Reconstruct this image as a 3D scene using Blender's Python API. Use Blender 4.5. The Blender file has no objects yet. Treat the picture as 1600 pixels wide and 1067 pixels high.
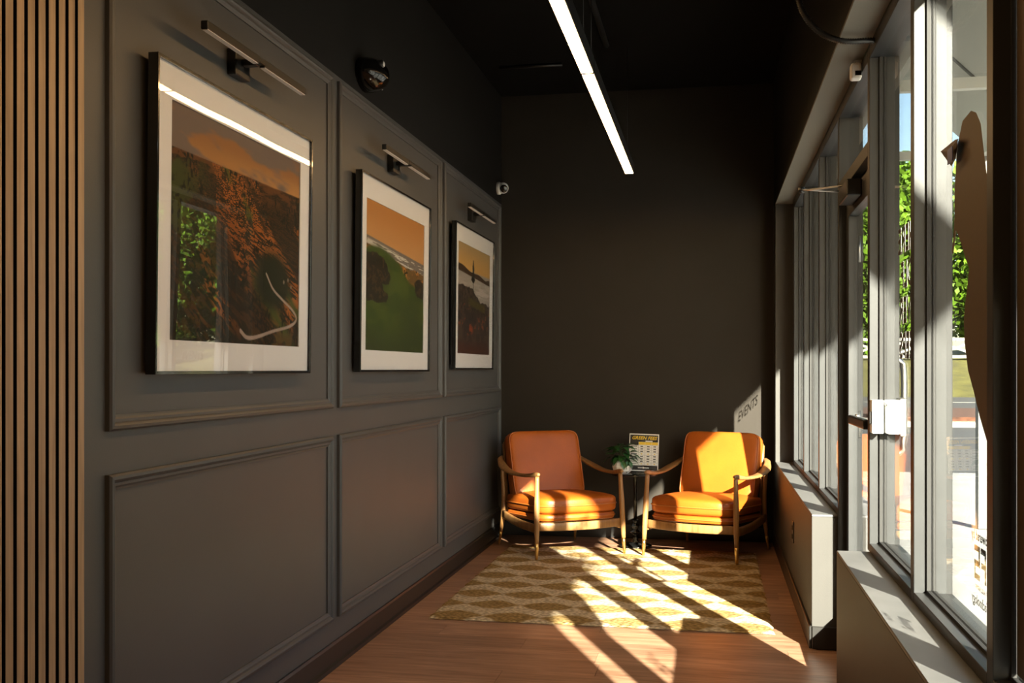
import bpy, bmesh, math, random
import numpy as np
from mathutils import Vector, Matrix
random.seed(7)
PI = math.pi
scene = bpy.context.scene
COL = scene.collection

# ------------------------------------------------------------------ camera
CAM_H = 1.30
cam_d = bpy.data.cameras.new('camera')
cam_d.sensor_width = 36.0
cam_d.lens = 1640.0 / 1600.0 * 36.0
cam_d.clip_start = 0.02
cam_d.clip_end = 500
cam = bpy.data.objects.new('camera', cam_d)
COL.objects.link(cam)
cam.location = (0, 0, CAM_H)
cam.rotation_euler = (PI / 2, 0, math.atan2(312, 1640))
cam_d.shift_y = 43.5 / 1600.0          # the photograph's verticals are upright: horizon below the middle by lens shift
scene.camera = cam

# ------------------------------------------------------------------ world, sun, exposure
SUN_V = Vector((-1.0, 2.35, -1.0)).normalized()          # the way the sunlight travels
SUN_POWER = 72.0
SKY = 0.60
LED = 42.0
world = bpy.data.worlds.new('sky')
scene.world = world
world.use_nodes = True
wn = world.node_tree.nodes
wl = world.node_tree.links
bg = wn['Background']
sky = wn.new('ShaderNodeTexSky')
sky.sky_type = 'NISHITA'
sky.sun_disc = False
sky.sun_elevation = math.asin(-SUN_V.z)
sky.sun_rotation = math.atan2(-SUN_V.x, -SUN_V.y)
wl.new(sky.outputs[0], bg.inputs[0])
bg.inputs[1].default_value = SKY
sl = bpy.data.lights.new('sun', 'SUN')
sl.energy = SUN_POWER
sl.angle = math.radians(0.6)
sl.color = (1.0, 0.93, 0.82)
sun = bpy.data.objects.new('sun', sl)
COL.objects.link(sun)
sun.rotation_euler = SUN_V.to_track_quat('-Z', 'Y').to_euler()
sun.location = (6, -12, 8)
vs = scene.view_settings
vs.view_transform = 'Standard'
vs.look = 'None'
vs.exposure = 0.0
vs.gamma = 1.0
vs.use_curve_mapping = False

# ------------------------------------------------------------------ materials
MATS = {}
def new_mat(name):
    m = bpy.data.materials.new(name)
    m.use_nodes = True
    MATS[name] = m
    return m, m.node_tree.nodes, m.node_tree.links, m.node_tree.nodes['Principled BSDF']
def plain(name, col, rough=0.5, metal=0.0, noise=0.0, nscale=40.0, bump=0.0, bscale=120.0, spec=0.5, emit=None, estr=0.0, coat=0.0):
    m, n, l, b = new_mat(name)
    b.inputs['Base Color'].default_value = (*col, 1)
    b.inputs['Roughness'].default_value = rough
    b.inputs['Metallic'].default_value = metal
    b.inputs['Specular IOR Level'].default_value = spec
    b.inputs['Coat Weight'].default_value = coat
    tc = n.new('ShaderNodeTexCoord')
    if noise > 0:
        t = n.new('ShaderNodeTexNoise'); t.inputs['Scale'].default_value = nscale; t.inputs['Detail'].default_value = 6
        l.new(tc.outputs['Object'], t.inputs['Vector'])
        r = n.new('ShaderNodeValToRGB')
        r.color_ramp.elements[0].position = 0.3; r.color_ramp.elements[1].position = 0.7
        r.color_ramp.elements[0].color = (*[c * (1 - noise) for c in col], 1)
        r.color_ramp.elements[1].color = (*[min(1, c * (1 + noise)) for c in col], 1)
        l.new(t.outputs[0], r.inputs[0]); l.new(r.outputs[0], b.inputs['Base Color'])
    if bump > 0:
        t2 = n.new('ShaderNodeTexNoise'); t2.inputs['Scale'].default_value = bscale; t2.inputs['Detail'].default_value = 4
        l.new(tc.outputs['Object'], t2.inputs['Vector'])
        bp = n.new('ShaderNodeBump'); bp.inputs['Strength'].default_value = bump; bp.inputs['Distance'].default_value = 0.004
        l.new(t2.outputs[0], bp.inputs['Height']); l.new(bp.outputs[0], b.inputs['Normal'])
    if emit:
        b.inputs['Emission Color'].default_value = (*emit, 1)
        b.inputs['Emission Strength'].default_value = estr
    return m
def wood(name, c1, c2, axis, scale=1.0, rough=0.45, vary=0.12, stretch=14.0):
    m, n, l, b = new_mat(name)
    tc = n.new('ShaderNodeTexCoord'); mp = n.new('ShaderNodeMapping')
    sc = [stretch * scale] * 3; sc['xyz'.index(axis)] = 1.0 * scale
    mp.inputs['Scale'].default_value = sc
    oi = n.new('ShaderNodeObjectInfo')
    mul = n.new('ShaderNodeVectorMath'); mul.operation = 'SCALE'; mul.inputs[3].default_value = 37.0
    cmb = n.new('ShaderNodeCombineXYZ')
    for i in range(3): l.new(oi.outputs['Random'], cmb.inputs[i])
    l.new(cmb.outputs[0], mul.inputs[0])
    add = n.new('ShaderNodeVectorMath'); add.operation = 'ADD'
    l.new(tc.outputs['Object'], mp.inputs[0]); l.new(mp.outputs[0], add.inputs[0]); l.new(mul.outputs[0], add.inputs[1])
    t = n.new('ShaderNodeTexNoise'); t.inputs['Scale'].default_value = 2.2; t.inputs['Detail'].default_value = 8; t.inputs['Roughness'].default_value = 0.62
    t.inputs['Distortion'].default_value = 0.6
    l.new(add.outputs[0], t.inputs['Vector'])
    r = n.new('ShaderNodeValToRGB')
    r.color_ramp.elements[0].position = 0.32; r.color_ramp.elements[1].position = 0.68
    r.color_ramp.elements[0].color = (*c1, 1); r.color_ramp.elements[1].color = (*c2, 1)
    l.new(t.outputs[0], r.inputs[0])
    hs = n.new('ShaderNodeHueSaturation')
    mr = n.new('ShaderNodeMapRange'); mr.inputs[3].default_value = 1 - vary; mr.inputs[4].default_value = 1 + vary
    l.new(oi.outputs['Random'], mr.inputs[0]); l.new(mr.outputs[0], hs.inputs['Value'])
    l.new(r.outputs[0], hs.inputs['Color']); l.new(hs.outputs[0], b.inputs['Base Color'])
    b.inputs['Roughness'].default_value = rough
    bp = n.new('ShaderNodeBump'); bp.inputs['Strength'].default_value = 0.12; bp.inputs['Distance'].default_value = 0.002
    l.new(t.outputs[0], bp.inputs['Height']); l.new(bp.outputs[0], b.inputs['Normal'])
    return m
def glass(name, tint, wavy=0.0):
    m = bpy.data.materials.new(name); m.use_nodes = True; MATS[name] = m
    n, l = m.node_tree.nodes, m.node_tree.links
    n.clear()
    o = n.new('ShaderNodeOutputMaterial'); mx = n.new('ShaderNodeMixShader')
    fr = n.new('ShaderNodeFresnel'); ge = n.new('ShaderNodeNewGeometry')
    io = n.new('ShaderNodeMapRange'); io.inputs[3].default_value = 1.45; io.inputs[4].default_value = 1 / 1.45   # rays leaving the sheet see the same reflectance
    l.new(ge.outputs['Backfacing'], io.inputs[0]); l.new(io.outputs[0], fr.inputs[0])
    tr = n.new('ShaderNodeBsdfTransparent'); tr.inputs[0].default_value = (*tint, 1)
    gl = n.new('ShaderNodeBsdfGlossy'); gl.inputs['Roughness'].default_value = 0.0
    l.new(fr.outputs[0], mx.inputs[0]); l.new(tr.outputs[0], mx.inputs[1]); l.new(gl.outputs[0], mx.inputs[2]); l.new(mx.outputs[0], o.inputs[0])
    if wavy:
        tc = n.new('ShaderNodeTexCoord')
        t = n.new('ShaderNodeTexNoise'); t.inputs['Scale'].default_value = 2.3; t.inputs['Detail'].default_value = 0.0
        l.new(tc.outputs['Object'], t.inputs['Vector'])
        bp = n.new('ShaderNodeBump'); bp.inputs['Strength'].default_value = wavy; bp.inputs['Distance'].default_value = 0.02
        l.new(t.outputs[0], bp.inputs['Height']); l.new(bp.outputs[0], gl.inputs['Normal'])
    return m

plain('soffit_bounce_tone', (0.15, 0.145, 0.125), 0.6, spec=0.3)  # soffit colour lightened to stand in for light bounced up off the sills
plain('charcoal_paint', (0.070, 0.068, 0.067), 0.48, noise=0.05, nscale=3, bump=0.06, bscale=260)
plain('charcoal_sill', (0.046, 0.044, 0.041), 0.5, spec=0.3, noise=0.06, nscale=5, bump=0.06, bscale=260)
plain('sill_stone', (0.105, 0.105, 0.105), 0.45, noise=0.12, nscale=7)
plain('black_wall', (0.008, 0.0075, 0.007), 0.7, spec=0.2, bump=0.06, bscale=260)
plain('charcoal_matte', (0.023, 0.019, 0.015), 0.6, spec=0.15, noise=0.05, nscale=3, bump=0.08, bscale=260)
plain('black_paint', (0.004, 0.004, 0.004), 0.9, spec=0.1)
plain('black_base', (0.014, 0.013, 0.012), 0.4)
plain('frame_metal', (0.028, 0.0295, 0.031), 0.42, spec=0.25, noise=0.08, nscale=8)
plain('gasket', (0.008, 0.008, 0.008), 0.7)
plain('black_metal', (0.012, 0.012, 0.012), 0.35)
plain('black_gloss', (0.006, 0.006, 0.006), 0.12)
plain('frame_black', (0.007, 0.007, 0.007), 0.18, coat=0.5)
plain('steel', (0.55, 0.54, 0.52), 0.3, metal=1.0)
plain('white_plastic', (0.75, 0.74, 0.72), 0.4)
plain('ceramic', (0.72, 0.71, 0.68), 0.3)
plain('mat_board', (0.88, 0.86, 0.86), 0.7, bump=0.03)
plain('brass', (0.80, 0.52, 0.18), 0.28, metal=1.0)
plain('leather', (0.33, 0.076, 0.007), 0.40, spec=0.3, noise=0.10, nscale=6, bump=0.18, bscale=90)
plain('leather_piping', (0.33, 0.09, 0.012), 0.4)
wood('chair_oak', (0.19, 0.088, 0.028), (0.33, 0.170, 0.058), 'z', 1.2, 0.4)
wood('slat_oak', (0.29, 0.185, 0.100), (0.46, 0.31, 0.185), 'z', 1.2, 0.5, 0.10, 22)
wood('floor_oak', (0.195, 0.098, 0.056), (0.42, 0.245, 0.155), 'x', 1.5, 0.36, 0.16, 11)
plain('lamp_diffuser', (0.62, 0.58, 0.55), 0.5)
plain('led', (0.9, 0.8, 0.6), 0.5, emit=(1.0, 0.58, 0.24), estr=LED)
plain('soil', (0.03, 0.02, 0.012), 0.9)
plain('leaf_green', (0.020, 0.085, 0.018), 0.3, noise=0.35, nscale=30)
plain('paper_white', (0.75, 0.75, 0.73), 0.6)
plain('ink_black', (0.012, 0.012, 0.012), 0.5)
plain('ink_grey', (0.12, 0.12, 0.12), 0.5)
plain('ink_yellow', (0.75, 0.52, 0.02), 0.5)
plain('vinyl_dark', (0.020, 0.018, 0.016), 0.5)
plain('vinyl_white', (0.65, 0.64, 0.60), 0.5)
plain('vinyl_tan', (0.10, 0.055, 0.025), 0.5)
plain('tape_blue', (0.03, 0.05, 0.22), 0.5)
plain('concrete', (0.27, 0.267, 0.26), 0.8, noise=0.12, nscale=3)
plain('asphalt', (0.045, 0.046, 0.048), 0.9, noise=0.15, nscale=6)
plain('kerb', (0.30, 0.27, 0.22), 0.9)
plain('mulch', (0.075, 0.028, 0.014), 0.95, noise=0.6, nscale=9)
plain('grass', (0.075, 0.070, 0.012), 0.95, noise=0.35, nscale=1.2)
plain('tree_leaf', (0.060, 0.120, 0.006), 0.6, noise=0.6, nscale=0.9, spec=0.2)
plain('bark', (0.05, 0.035, 0.022), 0.9)
plain('fence_white', (0.26, 0.25, 0.22), 0.6)
plain('canopy_white', (0.55, 0.55, 0.50), 0.7)
plain('canopy_trim', (0.10, 0.10, 0.095), 0.6)
glass('window_glass', (0.90, 0.91, 0.87))
glass('picture_glass', (0.985, 0.985, 0.985), 0.045)
glass('acrylic', (0.97, 0.97, 0.97))

def vinyl_hatch():
    m, n, l, b = new_mat('vinyl_brown')
    tc = n.new('ShaderNodeTexCoord'); w = n.new('ShaderNodeTexWave'); w.inputs['Scale'].default_value = 60; w.inputs['Distortion'].default_value = 2
    l.new(tc.outputs['Object'], w.inputs['Vector'])
    r = n.new('ShaderNodeValToRGB')
    r.color_ramp.elements[0].color = (0.065, 0.039, 0.014, 1); r.color_ramp.elements[1].color = (0.095, 0.060, 0.025, 1)
    l.new(w.outputs[0], r.inputs[0]); l.new(r.outputs[0], b.inputs['Base Color'])
    b.inputs['Roughness'].default_value = 0.6
vinyl_hatch()

def rug_mat():
    m, n, l, b = new_mat('jute')
    tc = n.new('ShaderNodeTexCoord'); sp = n.new('ShaderNodeSeparateXYZ'); l.new(tc.outputs['Object'], sp.inputs[0])
    nz = n.new('ShaderNodeTexNoise'); nz.inputs['Scale'].default_value = 30; l.new(tc.outputs['Object'], nz.inputs['Vector'])
    def M(op, a, c=None):
        k = n.new('ShaderNodeMath'); k.operation = op
        for i, v in enumerate((a, c)):
            if v is None: continue
            if isinstance(v, (int, float)): k.inputs[i].default_value = v
            else: l.new(v, k.inputs[i])
        return k.outputs[0]
    wob = M('MULTIPLY', M('SUBTRACT', nz.outputs[0], 0.5), 0.018)
    x = M('ADD', sp.outputs[0], wob); y = M('ADD', sp.outputs[1], wob)
    row = M('FLOOR', M('ADD', M('DIVIDE', y, 0.27), 0.5))
    dy = M('ABSOLUTE', M('SUBTRACT', y, M('MULTIPLY', row, 0.27)))
    xo = M('ADD', M('DIVIDE', x, 0.30), M('MULTIPLY', row, 0.5))
    fx = M('SUBTRACT', M('FRACT', xo), 0.5)
    p = M('SUBTRACT', M('MULTIPLY', M('COSINE', M('MULTIPLY', fx, PI)), 0.098), dy)
    mr = n.new('ShaderNodeMapRange'); mr.inputs[1].default_value = -0.012; mr.inputs[2].default_value = 0.012; l.new(p, mr.inputs[0])
    mx = n.new('ShaderNodeMix'); mx.data_type = 'RGBA'
    mx.inputs[6].default_value = (0.74, 0.60, 0.40, 1); mx.inputs[7].default_value = (0.42, 0.275, 0.105, 1)
    l.new(mr.outputs[0], mx.inputs[0])
    # braid: fine ridges along X broken by short stitches
    wv = n.new('ShaderNodeTexWave'); wv.bands_direction = 'Y'; wv.inputs['Scale'].default_value = 26; wv.inputs['Distortion'].default_value = 1.5; wv.inputs['Detail'].default_value = 2
    wv.inputs['Detail Scale'].default_value = 4
    l.new(tc.outputs['Object'], wv.inputs['Vector'])
    vm = n.new('ShaderNodeMapping'); vm.inputs['Scale'].default_value = (0.75, 1.25, 1); vm.inputs['Rotation'].default_value = (0, 0, 0.35); l.new(tc.outputs['Object'], vm.inputs[0])
    vo = n.new('ShaderNodeTexVoronoi'); vo.inputs['Scale'].default_value = 58; l.new(vm.outputs[0], vo.inputs['Vector'])
    h = M('SUBTRACT', M('MULTIPLY', wv.outputs[0], 0.3), vo.outputs[0])
    mu = n.new('ShaderNodeMix'); mu.data_type = 'RGBA'; mu.blend_type = 'MULTIPLY'; mu.inputs[0].default_value = 0.6
    l.new(mx.outputs[2], mu.inputs[6])
    cr = n.new('ShaderNodeValToRGB'); cr.color_ramp.elements[0].color = (1.35, 1.35, 1.35, 1); cr.color_ramp.elements[1].color = (0.10, 0.10, 0.10, 1)
    l.new(M('MULTIPLY', M('ADD', vo.outputs[0], M('MULTIPLY', wv.outputs[0], 0.25)), 1.15), cr.inputs[0]); l.new(cr.outputs[0], mu.inputs[7])
    l.new(mu.outputs[2], b.inputs['Base Color'])
    b.inputs['Roughness'].default_value = 0.95; b.inputs['Specular IOR Level'].default_value = 0.1
    bp = n.new('ShaderNodeBump'); bp.inputs['Strength'].default_value = 1.0; bp.inputs['Distance'].default_value = 0.008
    l.new(h, bp.inputs['Height']); l.new(bp.outputs[0], b.inputs['Normal'])
rug_mat()

def print_mat():
    m, n, l, b = new_mat('print')
    a = n.new('ShaderNodeVertexColor'); a.layer_name = 'ink'
    l.new(a.outputs[0], b.inputs['Base Color']); b.inputs['Roughness'].default_value = 0.6
    b.inputs['Specular IOR Level'].default_value = 0.2
print_mat()

# ------------------------------------------------------------------ builders
def link(o, parent=None):
    COL.objects.link(o)
    if parent is not None: o.parent = parent
    return o
def tag(o, label=None, cat=None, group=None, kind=None):
    if label: o['label'] = label
    if cat: o['category'] = cat
    if group: o['group'] = group
    if kind: o['kind'] = kind
    return o
def thing(name, label, cat, loc=(0, 0, 0), rz=0.0, group=None, kind=None):
    o = bpy.data.objects.new(name, None); o.empty_display_size = 0.05
    o.location = loc; o.rotation_euler = (0, 0, rz)
    link(o); return tag(o, label, cat, group, kind)
def meshobj(name, v, f, mat, parent=None, smooth=False):
    me = bpy.data.meshes.new(name); me.from_pydata([tuple(p) for p in v], [], f); me.update()
    bm = bmesh.new(); bm.from_mesh(me); bmesh.ops.recalc_face_normals(bm, faces=bm.faces); bm.to_mesh(me); bm.free()
    if mat: me.materials.append(MATS[mat])
    if smooth:
        me.polygons.foreach_set('use_smooth', [True] * len(me.polygons))
    return link(bpy.data.objects.new(name, me), parent)
def box(name, x0, x1, y0, y1, z0, z1, mat, parent=None, bev=0.0, seg=1):
    bm = bmesh.new(); bmesh.ops.create_cube(bm, size=1.0)
    c = ((x0 + x1) / 2, (y0 + y1) / 2, (z0 + z1) / 2)
    for v in bm.verts:
        v.co = Vector((v.co.x * (x1 - x0), v.co.y * (y1 - y0), v.co.z * (z1 - z0)))
    if bev > 0: bmesh.ops.bevel(bm, geom=list(bm.edges), offset=bev, segments=seg, affect='EDGES', profile=0.5)
    me = bpy.data.meshes.new(name); bm.to_mesh(me); bm.free(); me.materials.append(MATS[mat])
    o = link(bpy.data.objects.new(name, me), parent); o.location = c
    return o
def cat_rom(P, n):
    P = [Vector(p) for p in P]; out = []
    Q = [P[0] * 2 - P[1]] + P + [P[-1] * 2 - P[-2]]
    for i in range(1, len(Q) - 2):
        for k in range(n):
            t = k / n
            a, b, c, d = Q[i - 1:i + 3]
            out.append(0.5 * ((2 * b) + (c - a) * t + (2 * a - 5 * b + 4 * c - d) * t * t + (3 * b - a - 3 * c + d) * t ** 3))
    out.append(P[-1]); return out
def lerp_list(vals, n):
    out = []
    for i in range(len(vals) - 1):
        for k in range(n):
            t = k / n; t = t * t * (3 - 2 * t); out.append(vals[i] * (1 - t) + vals[i + 1] * t)
    out.append(vals[-1]); return out
def sweep(name, path, ra, rb, mat, parent=None, res=4, sides=12, upv=(0, 0, 1), closed=False, square=1.0):
    """tube along path; ra = half width across (horizontal), rb = half height"""
    if not hasattr(ra, '__len__'): ra = [ra] * len(path)
    if not hasattr(rb, '__len__'): rb = [rb] * len(path)
    if closed: P = [Vector(p) for p in path]; A = list(ra); B = list(rb)
    else: P = cat_rom(path, res); A = lerp_list(ra, res); B = lerp_list(rb, res)
    v = []; f = []; N = len(P)
    for i, p in enumerate(P):
        if closed: t = (P[(i + 1) % N] - P[i - 1])
        else: t = (P[min(i + 1, N - 1)] - P[max(i - 1, 0)])
        t.normalize()
        u = Vector(upv)
        if abs(t.dot(u)) > 0.95: u = Vector((0, 1, 0)) if abs(t.y) < 0.9 else Vector((1, 0, 0))
        s = t.cross(u).normalized(); w = s.cross(t).normalized()
        for k in range(sides):
            a = 2 * PI * k / sides
            ca, sa = math.cos(a), math.sin(a)
            ca = math.copysign(abs(ca) ** square, ca); sa = math.copysign(abs(sa) ** square, sa)
            v.append(p + s * (A[i] * ca) + w * (B[i] * sa))
    R = N if closed else N - 1
    for i in range(R):
        for k in range(sides):
            a = i * sides + k; b_ = i * sides + (k + 1) % sides
            c = ((i + 1) % N) * sides + (k + 1) % sides; d = ((i + 1) % N) * sides + k
            f.append((a, b_, c, d))
    if not closed:
        f.append(tuple(range(sides))[::-1]); f.append(tuple(range((N - 1) * sides, N * sides)))
    return meshobj(name, v, f, mat, parent, True)
def lathe(name, prof, mat, parent=None, sides=24, loc=(0, 0, 0), smooth=True, axis='z'):
    v = []; f = []
    for r, z in prof:
        for k in range(sides):
            a = 2 * PI * k / sides
            q = (r * math.cos(a), r * math.sin(a), z)
            if axis == 'x': q = (z, q[0], q[1])
            if axis == 'y': q = (q[0], z, q[1])
            v.append(Vector(q) + Vector(loc))
    n = len(prof)
    for i in range(n - 1):
        for k in range(sides):
            f.append((i * sides + k, i * sides + (k + 1) % sides, (i + 1) * sides + (k + 1) % sides, (i + 1) * sides + k))
    f.append(tuple(range(sides))[::-1]); f.append(tuple(range((n - 1) * sides, n * sides)))
    return meshobj(name, v, f, mat, parent, smooth)
def prism(name, poly, axis, a0, a1, mat, parent=None):
    """poly of 2D points in the plane normal to axis, extruded from a0 to a1"""
    def pt(p, a):
        return (a, p[0], p[1]) if axis == 'x' else (p[0], a, p[1]) if axis == 'y' else (p[0], p[1], a)
    n = len(poly)
    v = [pt(p, a0) for p in poly] + [pt(p, a1) for p in poly]
    f = [tuple(range(n)), tuple(range(n, 2 * n))[::-1]] + [(i, (i + 1) % n, n + (i + 1) % n, n + i) for i in range(n)]
    return meshobj(name, v, f, mat, parent)
def text_mesh(name, txt, size, mat, parent=None, shear=0.0, extrude=0.0004, align='LEFT', spacing=1.0, bold=0.0):
    cu = bpy.data.curves.new(name, 'FONT'); cu.body = txt; cu.size = size; cu.shear = shear; cu.extrude = extrude
    cu.align_x = align; cu.space_character = spacing; cu.offset = bold; cu.resolution_u = 3
    tmp = bpy.data.objects.new(name + '_t', cu)
    me = bpy.data.meshes.new_from_object(tmp)
    bpy.data.objects.remove(tmp); bpy.data.curves.remove(cu)
    me.name = name
    me.materials.clear(); me.materials.append(MATS[mat])
    return link(bpy.data.objects.new(name, me), parent)

# ------------------------------------------------------------------ dimensions (metres)
XL = -1.63           # left wall
XR = 0.458           # inner face of the low wall under the windows
YB = 8.12            # back wall
CEIL = 3.45
SILL = 0.624
HEAD = 2.505
FX0, FX1 = 0.574, 0.680    # window frame depth
GX = 0.622                 # glass
# ------------------------------------------------------------------ shell
def struct(o): return tag(o, kind='structure')
wall_left = struct(box('wall_left', XL - 0.15, XL, -3.0, YB + 0.15, -0.05, 2.600, 'charcoal_paint'))
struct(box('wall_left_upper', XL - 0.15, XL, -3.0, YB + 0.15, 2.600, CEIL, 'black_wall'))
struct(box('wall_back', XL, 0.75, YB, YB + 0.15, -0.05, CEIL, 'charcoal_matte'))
struct(box('wall_front', XL - 0.15, 0.75, -3.15, -3.0, -0.05, CEIL, 'charcoal_matte'))
struct(box('ceiling', XL - 0.15, 0.80, -3.15, YB + 0.15, CEIL, CEIL + 0.15, 'black_paint'))
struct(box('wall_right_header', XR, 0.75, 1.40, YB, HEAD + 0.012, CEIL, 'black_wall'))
struct(box('trim_7', XR, 0.75, 1.40, 7.90, HEAD, HEAD + 0.012, 'soffit_bounce_tone'))
struct(box('wall_right_rear', XR, 0.75, -3.0, 1.40, -0.05, CEIL, 'charcoal_matte'))
struct(box('wall_right_corner', XR, 0.75, 7.90, YB, -0.05, HEAD + 0.012, 'charcoal_sill', bev=0.002))
kf = struct(box('wall_right_far', XR, 0.70, 5.065, 7.90, -0.05, SILL - 0.010, 'charcoal_sill', bev=0.002))
struct(box('trim_8', XR, 0.70, 5.065, 7.90, SILL - 0.010, SILL, 'sill_stone', bev=0.002))
kn = struct(box('wall_right_near', XR, 0.70, 1.40, 4.075, -0.05, SILL - 0.010, 'charcoal_sill', bev=0.002))
struct(box('trim_9', XR, 0.70, 1.40, 4.075, SILL - 0.010, SILL, 'sill_stone', bev=0.002))
# floor: a slab under single planks that run across the room
floor = struct(box('floor', XL, 0.72, -3.0, YB, -0.05, -0.004, 'floor_oak'))
PW = 0.184
fl_inv = Vector(floor.location)
plank_mesh = {}
y = 2.60
row = 0
while y < YB - 0.01:
    y1 = min(y + PW, YB)
    x = XL - random.uniform(0.0, 1.1)
    xend = 0.72 if (y > 4.09 and y1 < 5.07) else XR + 0.02
    while x < xend:
        x0 = max(x, XL); x1 = min(x + 1.22, xend)
        if x1 - x0 > 0.02:
            key = (round(x1 - x0, 3), round(y1 - y, 3))
            if key not in plank_mesh:
                bm = bmesh.new(); bmesh.ops.create_cube(bm, size=1.0)
                for v in bm.verts: v.co = Vector((v.co.x * (x1 - x0 - 0.0012), v.co.y * (y1 - y - 0.0012), v.co.z * 0.008))
                me = bpy.data.meshes.new('plank'); bm.to_mesh(me); bm.free(); me.materials.append(MATS['floor_oak'])
                plank_mesh[key] = me
            o = link(bpy.data.objects.new('plank', plank_mesh[key]), floor)
            o.location = Vector(((x0 + x1) / 2, (y + y1) / 2, -0.004)) - fl_inv
        x += 1.22
    y = y1; row += 1
# baseboards
struct(prism('baseboard_left', [(XL, 0), (XL + 0.026, 0), (XL + 0.026, 0.018), (XL + 0.014, 0.024), (XL + 0.014, 0.098), (XL + 0.008, 0.108), (XL, 0.108)], 'y', 2.52, YB - 0.015, 'black_base'))
struct(box('baseboard_back', XL + 0.015, XR, YB - 0.014, YB, 0, 0.105, 'black_base', bev=0.003))
struct(box('baseboard_right_far', XR - 0.013, XR, 5.060, YB - 0.015, 0, 0.105, 'black_base', bev=0.003))
struct(box('baseboard_right_door', XR, 0.572, 5.052, 5.064, 0, 0.105, 'black_base', bev=0.003))
struct(box('baseboard_right_near', XR - 0.013, XR, 1.42, 4.075, 0, 0.105, 'black_base', bev=0.003))
# panel mouldings on the left wall
PROF = [(0, 0), (0, 0.013), (0.006, 0.019), (0.014, 0.021), (0.020, 0.017), (0.024, 0.012), (0.032, 0.012), (0.038, 0.008), (0.044, 0.006), (0.044, 0)]
def moulding(name, y0, y1, z0, z1):
    v = []; f = []; n = len(PROF)
    for (cy, cz, sy, sz) in ((y0, z0, 1, 1), (y1, z0, -1, 1), (y1, z1, -1, -1), (y0, z1, 1, -1)):
        for (o_, h) in PROF: v.append((XL + h, cy + sy * o_, cz + sz * o_))
    for c in range(4):
        for k in range(n - 1):
            d = (c + 1) % 4
            f.append((c * n + k, c * n + k + 1, d * n + k + 1, d * n + k))
    return struct(meshobj(name, v, f, 'charcoal_paint'))
BAYS = [(2.612, 4.337), (4.420, 6.196), (6.280, 8.010)]
for i, (a, b) in enumerate(BAYS):
    moulding('trim_%d' % (2 * i + 1), a, b, 1.130, 2.575)
    moulding('trim_%d' % (2 * i + 2), a, b, 0.206, 1.010)

# ------------------------------------------------------------------ slat panel at the left edge
sp = thing('wood_slat_panel', 'vertical oak slat wall panel with black gaps at the left edge', 'wall panel', (XL, 2.0, 0))
box('backing', 0.0005, 0.008, -0.88, 0.484, 0.0, 3.2, 'black_paint', sp)
sm = None
yy = 0.484 - 0.027
while yy > -0.86:
    if sm is None:
        o = box('slat', 0.008, 0.020, yy, yy + 0.027, 0.0, 3.2, 'slat_oak', sp); sm = o
        o.data.materials.append(MATS['black_paint'])
        for p in o.data.polygons: p.material_index = 0 if p.normal.x > 0.5 else 1
    else:
        o = link(bpy.data.objects.new('slat', sm.data), sp); o.location = (0.014, yy + 0.0135, 1.6)
    yy -= 0.0405

# ------------------------------------------------------------------ storefront windows
def window(n, y0, y1, lower=True):
    """one light: the mullion on its near (camera) side is at y0-0.05..y0, glass from y0 to y1"""
    w = thing('window_%d' % n, None, None, (0, 0, 0), kind='structure')
    box('sill_rail', FX0, FX1, y0, y1, SILL + 0.0005, 0.655, 'frame_metal', w, bev=0.0015)
    box('head_rail', FX0, FX1, y0, y1, HEAD - 0.052, HEAD, 'frame_metal', w, bev=0.0015)
    box('pane', GX - 0.003, GX + 0.003, y0 - 0.006, y1 + 0.006, 0.652, HEAD - 0.046, 'window_glass', w)
    for (a, b) in ((y0, y0 + 0.010), (y1 - 0.010, y1)):
        for (xa, xb) in ((GX - 0.014, GX - 0.0035), (GX + 0.0035, GX + 0.012)):
            box('glazing_stop', xa, xb, a, b, 0.655, HEAD - 0.052, 'gasket', w)
    for (xa, xb) in ((GX - 0.014, GX - 0.0035), (GX + 0.0035, GX + 0.012)):
        box('glazing_stop', xa, xb, y0 + 0.01, y1 - 0.01, 0.655, 0.664, 'gasket', w)
    return w
def mullion(w, y0, z0=SILL):
    return box('mullion', FX0, FX1, y0, y0 + 0.05, z0, HEAD, 'frame_metal', w, bev=0.0015)
w1 = window(1, 6.92, 7.70); mullion(w1, 7.70); mullion(w1, 6.87)
box('filler_strip', FX0 + 0.03, FX1, 7.75, 7.90, SILL, HEAD, 'gasket', w1)
w2 = window(2, 5.96, 6.87); mullion(w2, 5.91)
w3 = window(3, 5.065, 5.91); mullion(w3, 5.015, 0.0)
w4 = window(4, 3.248, 4.065); mullion(w4, 4.065, SILL); mullion(w4, 3.198)
w5 = window(5, 2.38, 3.198); mullion(w5, 2.33)
w6 = window(6, 1.50, 2.33); mullion(w6, 1.45)

# ------------------------------------------------------------------ glass entrance door
d = thing('door_1', None, None, (0, 0, 0), kind='structure')
DX0, DX1 = 0.606, 0.650
DY0, DY1 = 4.119, 5.011
box('header', FX0, FX1, 4.115, 5.015, 2.10, 2.155, 'frame_metal', d, bev=0.0015)
box('head_rail', FX0, FX1, 4.115, 5.015, HEAD - 0.052, HEAD, 'frame_metal', d, bev=0.0015)
box('transom_pane', GX - 0.003, GX + 0.003, 4.112, 5.018, 2.150, HEAD - 0.046, 'window_glass', d)
box('stile', DX0, DX1, DY0, DY0 + 0.075, 0.012, 2.094, 'frame_metal', d, bev=0.0015)
box('stile', DX0, DX1, DY1 - 0.075, DY1, 0.012, 2.094, 'frame_metal', d, bev=0.0015)
box('rail', DX0, DX1, DY0 + 0.075, DY1 - 0.075, 0.012, 0.20, 'frame_metal', d, bev=0.0015)
box('rail', DX0, DX1, DY0 + 0.075, DY1 - 0.075, 1.99, 2.094, 'frame_metal', d, bev=0.0015)
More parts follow.
